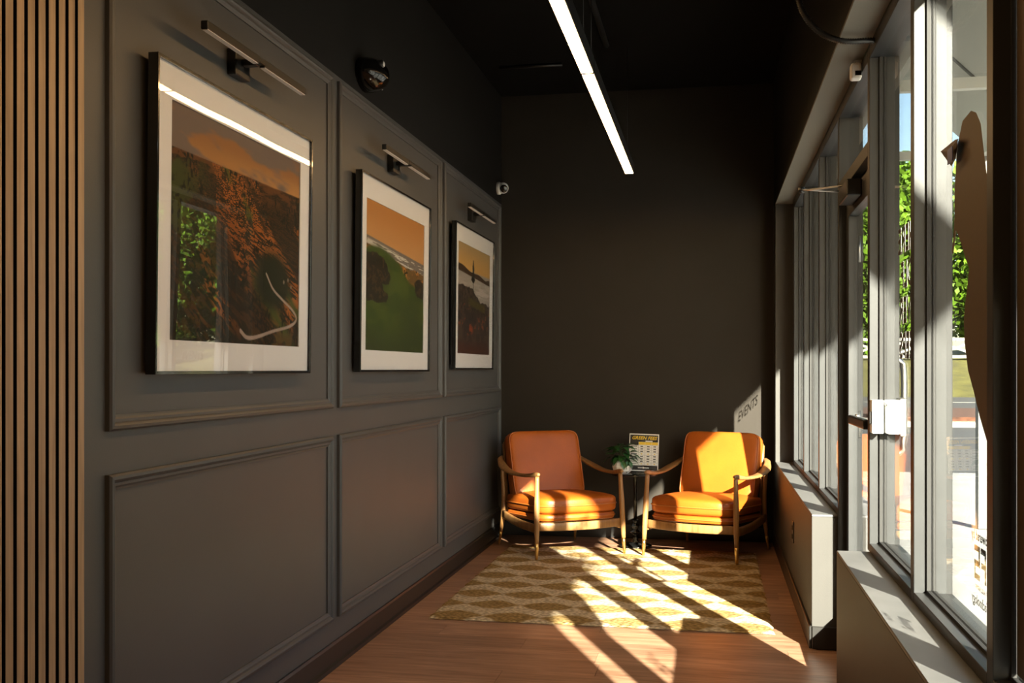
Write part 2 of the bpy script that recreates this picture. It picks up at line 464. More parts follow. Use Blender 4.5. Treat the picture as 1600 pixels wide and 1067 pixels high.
box('pane', 0.625, 0.631, DY0 + 0.070, DY1 - 0.070, 0.195, 1.995, 'window_glass', d)
box('threshold', FX0, FX1 + 0.03, 4.11, 5.02, -0.002, 0.011, 'steel', d, bev=0.002)
pb = box('push_bar', 0.566, 0.592, 4.17, 4.62, 1.070, 1.108, 'black_metal', d, bev=0.006, seg=2)
for yy in (4.18, 4.57): 
    o = box('bar_bracket', 0.592, DX0, yy, yy + 0.04, 1.066, 1.112, 'steel', d, bev=0.003)
cl = box('closer_body', 0.545, DX0, 4.50, 4.78, 2.015, 2.085, 'black_metal', d, bev=0.006, seg=2)
sweep('closer_arm', [(0.575, 4.72, 2.095), (0.48, 4.80, 2.098), (0.395, 4.86, 2.100)], 0.012, 0.004, 'steel', d, res=2, sides=8)
sweep('closer_arm', [(0.395, 4.86, 2.106), (0.49, 4.93, 2.108), (0.577, 4.985, 2.112)], 0.010, 0.004, 'steel', d, res=2, sides=8)
lathe('arm_pivot', [(0.004, 2.088), (0.014, 2.090), (0.014, 2.116), (0.004, 2.118)], 'black_metal', d, 14, (0.395, 4.86, 0))
sweep('pull_handle', [(DX1, 4.155, 0.98), (DX1 + 0.055, 4.155, 1.0), (DX1 + 0.06, 4.155, 1.15), (DX1 + 0.055, 4.155, 1.32), (DX1, 4.155, 1.34)], 0.012, 0.012, 'steel', d, res=4, sides=10)
for zz in (0.25, 1.05, 1.85): lathe('hinge', [(0.009, zz - 0.06), (0.009, zz + 0.06)], 'steel', d, 10, (DX1 + 0.012, DY1 - 0.002, 0))
lb = thing('door_lock_box', 'white metal lock box clamped around the mullion next to the entrance door', 'lock box', (0.622, 4.03, 1.066))
box('inner_box', -0.048, -0.008, -0.032, 0.033, 0.0, 0.122, 'white_plastic', lb, bev=0.003)
box('outer_box', 0.0065, 0.048, -0.032, 0.033, -0.002, 0.122, 'white_plastic', lb, bev=0.003)
box('outer_plate', 0.048, 0.072, -0.030, 0.033, -0.01, 0.13, 'steel', lb, bev=0.003)
box('side_switch', -0.056, -0.048, -0.02, 0.01, 0.035, 0.08, 'black_metal', lb, bev=0.002)
lathe('screw', [(0.0045, -0.036), (0.0045, -0.032)], 'steel', lb, 10, (-0.0045, 0.0, 0.105), axis='y')

# ------------------------------------------------------------------ outside: canopy, ground, fence, trees
EZ, EX = 3.055, 2.22
def canopy(name, y0, y1, label):
    t = thing(name, label, 'canopy', (EX, y0, EZ))
    L = y1 - y0
    W = EX - 0.75
    th = 0.05
    nb = max(1, int(round(L / 1.25)))
    for k in range(nb):
        a = L * k / nb + (0.006 if k else 0); b = L * (k + 1) / nb
        prism('roof_panel', [(-W, W), (0, 0), (0, th), (-W, W + th * 1.4)], 'y', a, b, 'canopy_white', t)
        if k:
            prism('joint_strip', [(-W, W - 0.012), (0.0, -0.012), (0.0, 0.0), (-W, W)], 'y', a - 0.02, a + 0.02, 'canopy_trim', t)
    box('eave_beam', -0.05, 0.04, 0, L, 0.0, 0.09, 'canopy_white', t)
    return t, L
c1, _ = canopy('gabled_canopy', -9.0, -0.23, 'sloping white canopy over the walk behind the entrance')
c2, Lc = canopy('gabled_canopy', 0.47, 9.33, 'sloping white canopy roof seen high through the tall storefront glass')
for yy in (1.6, 6.5, 8.78): box('tie_beam', -1.45, -0.05, yy, yy + 0.06, 0.0, 0.07, 'canopy_white', c2)
box('post', -0.06, 0.03, 8.75, 8.85, -3.07, 0.0, 'canopy_trim', c2)
struct(box('wall_facade', 0.75, 0.80, -9.0, 14.0, 3.46, 5.2, 'canopy_white'))
struct(box('sidewalk', 0.72, 9.0, -12, 14.2, -0.15, -0.02, 'concrete'))
struct(box('parking_lot', -10, 80, 14.2, 56, -0.25, -0.10, 'asphalt'))
struct(box('parking_lot_side', 9.0, 80, -40, 14.2, -0.25, -0.10, 'asphalt'))
struct(prism('lawn', [(56, -0.12), (66, 2.0), (110, 3.2), (110, -1), (56, -1)], 'x', -30, 80, 'grass'))
struct(prism('lawn_side', [(30, -0.11), (36, 1.6), (80, 3.0), (80, -1), (30, -1)], 'y', -40, 40, 'grass'))
mi = tag(prism('mulch_island', [(4.5, 27.5), (16, 27.5), (17, 30.5), (16, 34), (4.5, 34), (3.6, 30.5)], 'z', 0.021, 0.12, 'mulch'), 'brown mulch island between the parking lanes outside', 'island')
tag(prism('kerb', [(3.9, 26.9), (16.4, 26.9), (17.8, 30.5), (16.6, 34.6), (4.1, 34.6), (2.9, 30.5)], 'z', -0.12, 0.02, 'kerb'), 'pale concrete kerb around the mulch island', 'kerb')
tag(box('lane_line', 2.0, 40, 47, 47.25, -0.1, -0.092, 'fence_white'), 'white painted line on the far asphalt lane', 'line')
fe = thing('rail_fence', 'white crossbuck rail fence on the grass bank outside', 'fence', (8.0, 65.0, 1.8))
for k in range(8):
    box('post', 2.4 * k - 0.07, 2.4 * k + 0.07, -0.07, 0.07, -0.3, 1.45, 'fence_white', fe)
for k in range(7):
    a, b = 2.4 * k + 0.07, 2.4 * k + 2.33
    box('rail', a, b, -0.04, 0.04, 1.18, 1.34, 'fence_white', fe)
    box('rail', a, b, -0.04, 0.04, 0.16, 0.32, 'fence_white', fe)
    for s in (0, 1):
        z0, z1 = (0.32, 1.18) if s == 0 else (1.18, 0.32)
        prism('brace', [(a, z0 - 0.07), (a, z0 + 0.07), (b, z1 + 0.07), (b, z1 - 0.07)], 'y', -0.03 + s * 0.005, 0.03 - s * 0.005, 'fence_white', fe)
def tree(loc, h, r, label, seed, leaves=1500):
    rng = np.random.default_rng(seed)
    t = thing('leafy_tree', label, 'tree', loc, group='trees beyond the parking lot')
    lathe('trunk', [(0.24, -0.4), (0.18, 1.0), (0.14, h * 0.5), (0.05, h * 0.8)], 'bark', t, 9)
    # leaf quads gathered in clumps
    nc = 70
    cc = rng.normal(size=(nc, 3)); cc /= np.linalg.norm(cc, axis=1)[:, None]
    cc *= (rng.uniform(0.2, 1.0, nc) ** 0.5)[:, None]
    cc = cc * np.array([r, r, h * 0.50]) + np.array([0, 0, h * 0.48])
    v = []; f = []
    idx = rng.integers(0, nc, leaves)
    off = np.clip(rng.normal(size=(leaves, 3)), -1.6, 1.6) * r * 0.20
    c = cc[idx] + off
    u = rng.normal(size=(leaves, 3)); u /= np.linalg.norm(u, axis=1)[:, None]
    w = np.cross(u, rng.normal(size=(leaves, 3))); w /= np.linalg.norm(w, axis=1)[:, None]
    s = rng.uniform(0.13, 0.30, leaves)[:, None] * (r / 3.0) ** 0.5
    q = np.stack([c - u * s, c + w * s * 0.6, c + u * s, c - w * s * 0.6], 1).reshape(-1, 3)
    me = bpy.data.meshes.new('foliage'); me.from_pydata([tuple(p) for p in q], [], [(4 * i, 4 * i + 1, 4 * i + 2, 4 * i + 3) for i in range(leaves)])
    me.materials.append(MATS['tree_leaf'])
    o = link(bpy.data.objects.new('foliage', me), t); o['kind'] = 'stuff'
k = 0
for (x, y_, z, h, r, lab) in [
        (9.0, 70, 2.1, 11, 3.4, 'leafy green tree behind the left end of the white fence'), (18.0, 70.5, 2.2, 12, 3.6, 'leafy green tree behind the middle of the white fence'),
        (27.5, 70, 2.2, 12, 3.7, 'leafy green tree just right of the white fence'), (38.5, 68, 2.2, 12, 3.8, 'leafy green tree farther right along the bank'), (32.6, 77.5, 2.3, 14, 3.6, 'green tree filling the gap behind the right fence end'),
        (13.5, 84, 2.4, 15, 4.0, 'taller green tree in the back row above the fence'), (23.5, 85, 2.4, 16, 4.0, 'tallest green tree in the back row past the fence'),
        (41.0, 84, 2.4, 16, 4.2, 'green tree at the right end of the back row'), (45.5, 60, 2.2, 14, 4.2, 'green tree at the corner of the grass bank'),
        (45.0, 48.5, 2.0, 14, 4.0, 'green tree on the side bank across the lot'), (44.5, 37, 2.0, 13, 4.0, 'green tree on the side bank facing the windows'),
        (44.5, 26, 1.9, 13, 3.9, 'green tree on the side bank nearest the entrance')]:
    tree((x, y_, z), h, r, lab, 100 + k, 16000); k += 1

# ------------------------------------------------------------------ framed pictures
def fbm(rng, h, w, base, octs=5, gain=0.55, ax=1.0):
    out = np.zeros((h, w)); amp = 1.0; tot = 0
    yy, xx = np.mgrid[0:h, 0:w]
    for o in range(octs):
        gx = int(base * 2 ** o) + 2; gy = int(base * ax * 2 ** o) + 2
        g = rng.random((gy + 1, gx + 1))
        fx = xx / w * (gx - 1); fy = yy / h * (gy - 1)
        ix = fx.astype(int); iy = fy.astype(int); tx = fx - ix; ty = fy - iy
        tx = tx * tx * (3 - 2 * tx); ty = ty * ty * (3 - 2 * ty)
        val = (g[iy, ix] * (1 - tx) + g[iy, ix + 1] * tx) * (1 - ty) + (g[iy + 1, ix] * (1 - tx) + g[iy + 1, ix + 1] * tx) * ty
        out += val * amp; tot += amp; amp *= gain
    return out / tot
def mixc(img, col, m):
    m = np.clip(m, 0, 1)[..., None]
    return img * (1 - m) + np.array(col) * m
def sstep(a, b, x):
    t = np.clip((x - a) / (b - a), 0, 1); return t * t * (3 - 2 * t)
GW, GH = 300, 216
def base_uv():
    v, u = np.mgrid[0:GH, 0:GW]
    return u / (GW - 1.0), v / (GH - 1.0)       # v = 0 is the bottom row
_LAT = np.random.default_rng(77).random((64, 64))
def vn(x, y, seed=0, octs=4, gain=0.55):
    """value noise sampled at any coordinates"""
    out = 0; amp = 1.0; tot = 0
    for o in range(octs):
        X = x * 2 ** o + seed * 17.3 + 300; Y = y * 2 ** o + seed * 9.1 + 300
        ix = np.floor(X).astype(int); iy = np.floor(Y).astype(int); tx = X - ix; ty = Y - iy
        tx = tx * tx * (3 - 2 * tx); ty = ty * ty * (3 - 2 * ty)
        g = lambda i, j: _LAT[i % 64, j % 64]
        out = out + amp * ((g(ix, iy) * (1 - tx) + g(ix + 1, iy) * tx) * (1 - ty) + (g(ix, iy + 1) * (1 - tx) + g(ix + 1, iy + 1) * tx) * ty)
        tot += amp; amp *= gain
    return out / tot
def paint_hills():
    u, v = base_uv(); x = u * 1.38
    img = np.zeros((GH, GW, 3)) + np.array([0.34, 0.155, 0.055])
    img = mixc(img, (0.55, 0.27, 0.09), sstep(0.93, 0.80, v) * (0.35 + 0.65 * u))
    img = mixc(img, (0.20, 0.145, 0.12), sstep(0.46, 0.60, vn(x * 2.2 + v * 2, v * 9, 1) + (v - 0.90) * 1.4 + (0.45 - u) * 0.18))
    hor = 0.808 + 0.006 * vn(x * 8, v * 0, 2)
    land = sstep(hor + 0.004, hor - 0.004, v)
    # ground coordinates: a runs along the ridges (down to the right), b across them; things shrink toward the horizon
    sc = 1.0 / (0.22 + 1.1 * (0.83 - v))
    a_ = (x * 0.80 - v * 0.60); b_ = (x * 0.60 + v * 0.80)
    fine = vn(a_ * 16 * sc, b_ * 40 * sc, 3, 3); mid = vn(a_ * 3.5, b_ * 11, 4); big = vn(a_ * 1.6, b_ * 4.5, 5)
    dots = vn(x * 60, v * 48, 6, 2)
    g = np.zeros_like(img) + np.array([0.020, 0.016, 0.008])
    g = mixc(g, (0.060, 0.028, 0.010), sstep(0.45, 0.60, fine))
    g = mixc(g, (0.13, 0.050, 0.014), sstep(0.66, 0.80, v) * sstep(0.40, 0.58, vn(x * 10, v * 60, 7)))
    ridge = sstep(0.50, 0.62, mid * 0.6 + big * 0.4 + 0.16 * np.exp(-((b_ - 0.98) / 0.16) ** 2) - 0.02)
    g = mixc(g, (0.40, 0.125, 0.022), ridge * sstep(0.44, 0.58, fine) * sstep(0.10, 0.40, u) * sstep(0.02, 0.2, v))
    g = mixc(g, (0.28, 0.085, 0.016), np.exp(-((b_ - 0.74 - 0.06 * mid) / 0.05) ** 2) * sstep(0.42, 0.55, fine) * (u > 0.3) * (u < 0.85))
    fw = np.exp(-((b_ - 1.02 + 0.10 * big) / 0.035) ** 2) + np.exp(-((b_ - 0.80 + 0.08 * big) / 0.04) ** 2) * (v < 0.5)
    g = mixc(g, (0.075, 0.090, 0.014), np.clip(fw, 0, 1) * sstep(0.45, 0.55, vn(a_ * 4, b_ * 3, 8)))
    g = mixc(g, (0.050, 0.060, 0.012), sstep(0.52, 0.62, vn(x * 5, v * 6, 9)) * sstep(0.35, 0.0, u) * (v > 0.25))
    g = mixc(g, (0.008, 0.010, 0.005), sstep(0.56, 0.66, dots) * sstep(0.40, 0.55, vn(x * 6, v * 6, 10)))
    g = mixc(g, (0.020, 0.024, 0.010), sstep(0.20, 0.10, np.hypot((u - 0.76) * 0.9, (v - 0.33))))
    g = mixc(g, (0.100, 0.060, 0.012), sstep(0.45, 0.60, vn(x * 14, v * 20, 11)) * sstep(0.10, 0.02, v) * sstep(0.5, 0.7, u))
    img = img * (1 - land[..., None]) + g * land[..., None]
    pts = [(0.70, 0.36), (0.76, 0.29), (0.84, 0.245), (0.95, 0.19), (0.985, 0.145), (0.92, 0.105), (0.76, 0.07), (0.62, 0.035), (0.54, 0.03), (0.49, 0.06)]
    P = cat_rom([(p, q, 0) for p, q in pts], 14)
    dmin = np.full(u.shape, 9.0)
    for i, p in enumerate(P): dmin = np.minimum(dmin, np.hypot((u - p.x) * 1.38, v - p.y) - 0.004 * i / len(P))
    img = mixc(img, (0.42, 0.32, 0.27), sstep(0.009, 0.004, dmin))
    for (p, q) in ((0.86, 0.335), (0.90, 0.35), (0.93, 0.315)):
        img = mixc(img, (0.26, 0.21, 0.17), sstep(0.013, 0.007, np.hypot((u - p) * 1.4, v - q)))
    return img
def paint_links():
    u, v = base_uv(); x = u * 1.38
    img = np.zeros((GH, GW, 3)) + np.array([0.55, 0.235, 0.062])
    img = mixc(img, (0.62, 0.31, 0.11), sstep(1.0, 0.72, v))
    shore = 0.765 - 0.075 * u
    img = mixc(img, (0.20, 0.165, 0.14), sstep(shore + 0.004, shore - 0.004, v))
    w = v - shore                                           # distance below the sea's horizon
    img = mixc(img, (0.62, 0.57, 0.50), sstep(0.52, 0.60, vn(x * 5, w * 90, 1, 3)) * sstep(-0.012, -0.03, w) * sstep(-0.12, -0.07, w))
    dune = shore - 0.055 - 0.035 * sstep(0.0, 0.3, u) + 0.05 * (vn(x * 4, v * 0, 2) - 0.5)
    n2 = vn(x * 7, v * 16, 3); n3 = vn(x * 26, v * 40, 4, 3)
    d = sstep(dune + 0.006, dune - 0.006, v)
    img = mixc(img, (0.16, 0.085, 0.020), d)
    img = mixc(img, (0.48, 0.20, 0.032), d * sstep(0.44, 0.54, n2) * sstep(0.50, 0.58, v))
    img = mixc(img, (0.020, 0.013, 0.007), d * sstep(0.54, 0.60, n2 * 0.5 + n3 * 0.5) * (v > 0.56))
    edge = 0.60 + 0.05 * np.sin(u * 6.0 + 0.5) - 0.10 * sstep(0.55, 1.0, u) + 0.06 * sstep(0.45, 0.2, np.abs(u - 0.30))
    grass = sstep(edge + 0.02, edge - 0.02, v)
    img = mixc(img, (0.070, 0.105, 0.014), grass)
    img = mixc(img, (0.046, 0.080, 0.011), grass * sstep(0.42, 0.58, vn(x * 2, v * 7, 5)))
    img = mixc(img, (0.030, 0.048, 0.008), sstep(0.30, 0.0, v) * 0.8)
    img = mixc(img, (0.030, 0.048, 0.010), 0.6 * sstep(0.30, 0.10, np.abs(u - 0.75)) * sstep(0.5, 0.3, v))
    def clump(cu, cv, ru, rv, seed):
        q = ((u - cu) / ru) ** 2 + ((v - cv) / rv) ** 2 - 0.9 * (vn(x * 14, v * 14, seed, 3) - 0.5)
        return sstep(1.06, 0.94, q)
    for c in ((0.10, 0.565, 0.24, 0.095, 6), (0.20, 0.52, 0.20, 0.07, 7), (0.06, 0.43, 0.22, 0.10, 8), (0.18, 0.375, 0.17, 0.05, 9), (0.97, 0.475, 0.14, 0.06, 10), (0.92, 0.52, 0.09, 0.045, 11)):
        m = clump(*c)
        img = mixc(img, (0.018, 0.015, 0.008), m); img = mixc(img, (0.060, 0.034, 0.012), m * sstep(0.56, 0.66, n3))
    return img
def paint_lake():
    u, v = base_uv(); x = u * 1.38
    n2 = vn(x * 9, v * 12, 1); n3 = vn(x * 30, v * 40, 2, 3)
    img = np.zeros((GH, GW, 3)) + np.array([0.46, 0.31, 0.14])
    img = mixc(img, (0.62, 0.36, 0.11), sstep(1.0, 0.80, v))
    img = mixc(img, (0.36, 0.32, 0.28), sstep(0.775, 0.765, v))
    img = mixc(img, (0.52, 0.47, 0.42), sstep(0.74, 0.58, v) * sstep(0.40, 0.60, vn(x * 2, v * 30, 3)))
    hill = 0.808 - 0.085 * u + 0.010 * np.sin(u * 12) + 0.03 * np.exp(-((u - 0.97) / 0.08) ** 2)
    img = mixc(img, (0.060, 0.032, 0.014), sstep(hill + 0.004, hill - 0.004, v) * sstep(0.742 - 0.055 * u, 0.752 - 0.055 * u, v))
    bank = 0.62 - 0.13 * sstep(0.10, 0.90, u) + 0.08 * (n2 - 0.5) + 0.05 * np.exp(-((u - 0.45) / 0.1) ** 2)
    g = np.zeros_like(img) + np.array([0.036, 0.026, 0.022])
    g = mixc(g, (0.070, 0.045, 0.034), sstep(0.46, 0.60, n2))
    g = mixc(g, (0.014, 0.011, 0.009), sstep(0.52, 0.60, n3) * (v > 0.30))
    g = mixc(g, (0.085, 0.070, 0.012), sstep(0.05, 0.02, np.abs(v - 0.525 + 0.10 * u)) * sstep(0.25, 0.4, u) * (u < 0.85))
    g = mixc(g, (0.42, 0.070, 0.018), sstep(0.46, 0.56, n2) * sstep(0.13, 0.06, np.hypot((u - 0.33) * 0.75, (v - 0.225) * 2.0)))
    g = mixc(g, (0.30, 0.075, 0.026), sstep(0.60, 0.68, n3) * sstep(0.50, 0.60, n2) * (v > 0.24) * (v < 0.46))
    g = mixc(g, (0.065, 0.016, 0.008), sstep(0.18, 0.02, v))
    bm = sstep(bank + 0.005, bank - 0.005, v)[..., None]
    img = img * (1 - bm) + g * bm
    tw = 0.050 * np.clip((0.885 - v) / 0.20, 0.06, 1) ** 0.8 * (0.25 + 1.5 * vn(x * 3, v * 60, 5, 2)) * sstep(0.66, 0.70, v) + 0.006
    img = mixc(img, (0.012, 0.011, 0.007), sstep(0.004, -0.004, np.abs(u - 0.46) - tw) * (v > 0.60) * (v < 0.885))
    return img
def picture(name, y0, y1, z0, z1, art, label, group='framed golf course photographs'):
    t = thing(name, label, 'picture', (XL, (y0 + y1) / 2, z0))
    t.rotation_euler = (0, 0.011, 0)                        # hung on a wire, leaning out a little at the top
    hw = (y1 - y0) / 2; H = z1 - z0; D0, D1 = 0.012, 0.045
    fw = 0.010
    for nm, a, b, c, d_ in (('frame_bar', -hw, -hw + fw, 0, H), ('frame_bar', hw - fw, hw, 0, H), ('frame_bar', -hw + fw, hw - fw, 0, fw), ('frame_bar', -hw + fw, hw - fw, H - fw, H)):
        box(nm, D0, D1, a, b, c, d_, 'frame_black', t, bev=0.001)
    box('back_board', 0.001, D0, -hw + 0.03, hw - 0.03, 0.03, H - 0.03, 'black_paint', t)
    # mat: four boards around the print window, a little proud of the print
    m = 0.100; mz0, mz1 = 0.104, 0.112
    for a, b, c, d_ in ((-hw + fw, -hw + m, fw, H - fw), (hw - m, hw - fw, fw, H - fw), (-hw + m, hw - m, fw, mz0), (-hw + m, hw - m, H - mz1, H - fw)):
        box('mat_board', 0.030, 0.034, a, b, c, d_, 'mat_board', t)
    ys = np.linspace(-hw + m, hw - m, GW + 1); zs = np.linspace(mz0, H - mz1, GH + 1)
    Y, Z = np.meshgrid(ys, zs)
    V = np.stack([np.full(Y.size, 0.029), Y.ravel(), Z.ravel()], 1)
    i, j = np.meshgrid(np.arange(GW), np.arange(GH))
    b0 = (j * (GW + 1) + i).ravel()
    F = np.stack([b0, b0 + 1, b0 + GW + 2, b0 + GW + 1], 1)
    me = bpy.data.meshes.new('print'); me.from_pydata(V.tolist(), [], F.tolist()); me.update()
    img = np.clip(art(), 0, 1)
    ca = me.color_attributes.new('ink', 'FLOAT_COLOR', 'CORNER')
    rgba = np.concatenate([img.reshape(-1, 3), np.ones((GW * GH, 1))], 1)
    ca.data.foreach_set('color', np.repeat(rgba, 4, 0).astype(np.float32).ravel())
    me.materials.append(MATS['print'])
    link(bpy.data.objects.new('print', me), t)
    box('glazing', 0.038, 0.0400, -hw + fw, hw - fw, fw, H - fw, 'picture_glass', t)
    return t
picture('framed_picture', 2.797, 3.997, 1.285, 2.222, paint_hills, 'nearest large black-framed photo of orange hills and a winding path')
picture('framed_picture', 4.605, 5.813, 1.288, 2.220, paint_links, 'middle black-framed photo of a green fairway under an orange sky')
picture('framed_picture', 6.420, 7.600, 1.300, 2.238, paint_lake, 'farthest black-framed photo of a lone pine by a lake')

def picture_lamp(yc, label, rz=0.0):
    t = thing('picture_lamp', label, 'lamp', (XL, yc, 2.34), group='black picture lamps')
    box('wall_plate', 0.0, 0.035, -0.055, 0.055, -0.03, 0.06, 'black_metal', t, bev=0.003)
    box('arm', 0.035, 0.090, -0.018, 0.018, 0.008, 0.03, 'black_metal', t, bev=0.003)
    for a, b in ((-0.40, -0.022), (0.022, 0.40)):
        o = box('light_bar', 0.082, 0.106, a, b, 0.010, 0.036, 'black_metal', t, bev=0.002)
        box('diffuser', -0.009, 0.009, -(b - a) / 2 + 0.006, (b - a) / 2 - 0.006, -0.0155, -0.0125, 'lamp_diffuser', o)
    box('pivot', 0.080, 0.108, -0.021, 0.021, 0.014, 0.032, 'black_metal', t, bev=0.002)
picture_lamp(3.40, 'slim black picture lamp above the orange hills photo')
picture_lamp(5.21, 'slim black picture lamp above the green fairway photo')
picture_lamp(7.00, 'slim black picture lamp above the lone pine photo')

# ------------------------------------------------------------------ hanging light line
lt = thing('linear_light', 'glowing warm linear LED light hung below the black ceiling', 'ceiling light', (-0.55, 4.71, 2.63))
for a, b in ((0.014, 2.45), (-2.436, -0.014), (-4.9, -2.464)):
    box('housing', -0.030, 0.030, a, b, 0.004, 0.075, 'black_metal', lt, bev=0.002)
    box('diffuser', -0.0255, 0.0255, a + 0.004, b - 0.004, 0.0, 0.004, 'led', lt)
for yy in (2.30, 0.15, -0.15, -2.3, -2.6, -4.7):
    sweep('cable', [(0, yy, 0.075), (0, yy, 0.45), (0, yy, CEIL - 2.63)], 0.0012, 0.0012, 'black_metal', lt, res=1, sides=6)

# ------------------------------------------------------------------ small fixtures
em = thing('emergency_light', 'black egg-shaped light with a small clear lens high on the panelled wall', 'wall light', (XL, 4.78, 2.70))
prof = [(0.002, 0.125), (0.035, 0.118), (0.065, 0.098), (0.085, 0.065), (0.092, 0.03), (0.092, 0.0)]
o = lathe('housing', prof[::-1], 'black_gloss', em, 26, axis='x'); o.scale = (1, 1.35, 0.85)
lathe('lens_ring', [(0.020, 0.070), (0.020, 0.112), (0.014, 0.116)], 'black_metal', em, 18, (0, -0.045, 0.035), axis='x')
lathe('lens', [(0.013, 0.100), (0.012, 0.117), (0.004, 0.121)], 'ceramic', em, 16, (0, -0.045, 0.035), axis='x')
for yy in (-0.09, 0.09): lathe('screw', [(0.005, 0.060), (0.005, 0.067)], 'steel', em, 8, (0, yy, -0.045), axis='x')
ca = thing('security_camera', 'white turret security camera in the far dark corner', 'security camera', (XL, 7.96, 2.70))
lathe('base', [(0.048, 0.0), (0.050, 0.018), (0.042, 0.030)], 'white_plastic', ca, 24, axis='x')
def ball(name, r, mat, parent, loc, rot):
    n = 9; pr = [(max(0.001, r * math.sin(PI * i / n)), -r * math.cos(PI * i / n)) for i in range(n + 1)]
    o = lathe(name, pr, mat, parent, 20); o.location = loc; o.rotation_euler = rot; return o
ball('ball', 0.043, 'white_plastic', ca, (0.048, -0.010, 0.0), (0, 0, 0))
o = lathe('lens', [(0.030, 0.0), (0.030, 0.012), (0.024, 0.014), (0.013, 0.016)], 'black_gloss', ca, 20)
o.location = (0.060, -0.042, -0.010); o.rotation_euler = Vector((0.25, -0.9, -0.25)).to_track_quat('Z', 'Y').to_euler()
ms = thing('motion_sensor', 'small white motion sensor under the soffit above the door', 'sensor', (0.560, 4.28, HEAD - 0.075))
box('body', -0.028, 0.014, -0.024, 0.024, 0.0, 0.062, 'white_plastic', ms, bev=0.008, seg=2)
box('window', -0.012, 0.012, -0.0255, -0.023, 0.012, 0.030, 'black_gloss', ms)
box('foot', -0.012, 0.014, -0.015, 0.015, 0.062, 0.075, 'white_plastic', ms)
# flexible conduit: ribbed tube
P = cat_rom([(0.300, 3.92, 2.72), (0.318, 3.92, 2.605), (0.375, 3.92, 2.520), (0.460, 3.92, 2.478), (0.572, 3.93, 2.476)], 26)
tag(sweep('flexible_conduit', P, [0.0125 if i % 2 else 0.0085 for i in range(len(P))], [0.0125 if i % 2 else 0.0085 for i in range(len(P))], 'black_metal', None, res=1, sides=10),
    'black ribbed flexible conduit looping down to the window head', 'conduit')
tag(sweep('ceiling_pipe', [(-0.68, 2.5, CEIL - 0.02), (-0.68, 4.5, CEIL - 0.02), (-0.68, 6.90, CEIL - 0.02)], 0.020, 0.020, 'black_metal', None, res=1, sides=10), 'thin dark pipe under the black ceiling beside the light line', 'pipe')
tag(sweep('ceiling_conduit', [(-1.48, 7.3, CEIL - 0.012), (-1.2, 7.3, CEIL - 0.012), (-1.03, 7.3, CEIL - 0.012)], 0.012, 0.012, 'black_metal', None, res=1, sides=8), 'faint dark conduit crossing the ceiling left of the light', 'conduit')
ol = thing('wall_outlet', 'dark outlet plate on the far low wall under the windows', 'outlet', (XR, 6.17, 0.375))
box('plate', -0.006, 0, -0.037, 0.037, -0.06, 0.06, 'black_metal', ol, bev=0.002)
for zz in (-0.025, 0.025): box('socket', -0.008, -0.006, -0.016, 0.016, zz - 0.013, zz + 0.013, 'black_gloss', ol)

# ------------------------------------------------------------------ window lettering and vinyl
RY = Matrix(((0, 0, 1), (1, 0, 0), (0, 1, 0))).to_4x4()       # text x -> world +Y, text y -> world Z, reads from outside
def lettering(name, label, lines, x, cat='lettering'):
    t = thing(name, label, cat, (x, lines[0][1], lines[-1][2]))
    for (s, yy, zz, size, mat, shear, bold, align) in lines:
        o = text_mesh('text_line', s, size, mat, t, shear, 0.0003, align, 1.0, bold)
        o.matrix_local = Matrix.Translation((0, yy - lines[0][1], zz - lines[-1][2])) @ RY
    return t
VX = GX + 0.0040
lettering('window_lettering', 'dark italic services list lettered on the farthest window pane', [
    (s, 7.44, 1.328 + 0.108 * (4 - i), 0.060 if i == 2 else 0.098 if i == 4 else 0.072, 'vinyl_dark', 0.25, 0.001, 'RIGHT') for i, s in enumerate(['24/7 ACCESS', 'MEMBERSHIPS', 'PUBLIC TEE TIMES', 'INSTRUCTION', 'EVENTS'])], VX)
SLOGAN = ['WHERE', 'GOLF', 'NEVER', 'SLEEPS']
SY, SZ, SP_, SS = 3.56, 1.690, 0.1175, 0.122
lines = [(s, SY, SZ - SP_ * i, SS, 'vinyl_white', 0.0, 0.0035, 'CENTER') for i, s in enumerate(SLOGAN)]
L1 = lettering('window_lettering', 'big slogan letters with pale outlines on the pane beside the door', lines, VX)
for i, s in enumerate(SLOGAN):
    o = text_mesh('letter_fill', s, SS, 'vinyl_tan', L1, 0.0, 0.0003, 'CENTER', 1.0, 0.0006)
    o.matrix_local = Matrix.Translation((-0.0007, 0, SZ - SP_ * i - lines[-1][2])) @ RY
    o = text_mesh('letter_fill', s, SS, 'vinyl_tan', L1, 0.0, 0.0003, 'CENTER', 1.0, 0.0006)
    o.matrix_local = Matrix.Translation((0.0007, 0, SZ - SP_ * i - lines[-1][2])) @ RY
PY = 2.655
L2 = lettering('window_lettering', 'small dark sponsor text and block logo low on the nearest pane', [
    ('Powered by', PY, 0.890, 0.034, 'vinyl_dark', 0, 0.0004, 'CENTER'), ('FULL SWING', PY, 0.772, 0.016, 'vinyl_dark', 0, 0.0, 'CENTER'), ('Technology', PY, 0.735, 0.034, 'vinyl_dark', 0, 0.0004, 'CENTER')], VX)
# block logo of two stepped letters (F and S drawn from bars), z measured from the lowest line
for (a, b, c, d_) in [(-0.055, -0.043, 0.062, 0.142), (-0.043, -0.006, 0.128, 0.142), (-0.043, -0.012, 0.094, 0.108), (0.002, 0.055, 0.128, 0.142), (0.002, 0.014, 0.104, 0.128), (0.002, 0.055, 0.092, 0.106), (0.043, 0.055, 0.074, 0.092), (0.002, 0.055, 0.060, 0.074)]:
    box('logo_block', -0.0003, 0.0003, a, b, c, d_, 'vinyl_dark', L2)
# brown vinyl silhouettes stuck to the inside of the glass
def vinyl(name, poly, label, x):
    t = prism(name, poly, 'x', x - 0.0004, x + 0.0004, 'vinyl_brown')
    return tag(t, label, 'decal')

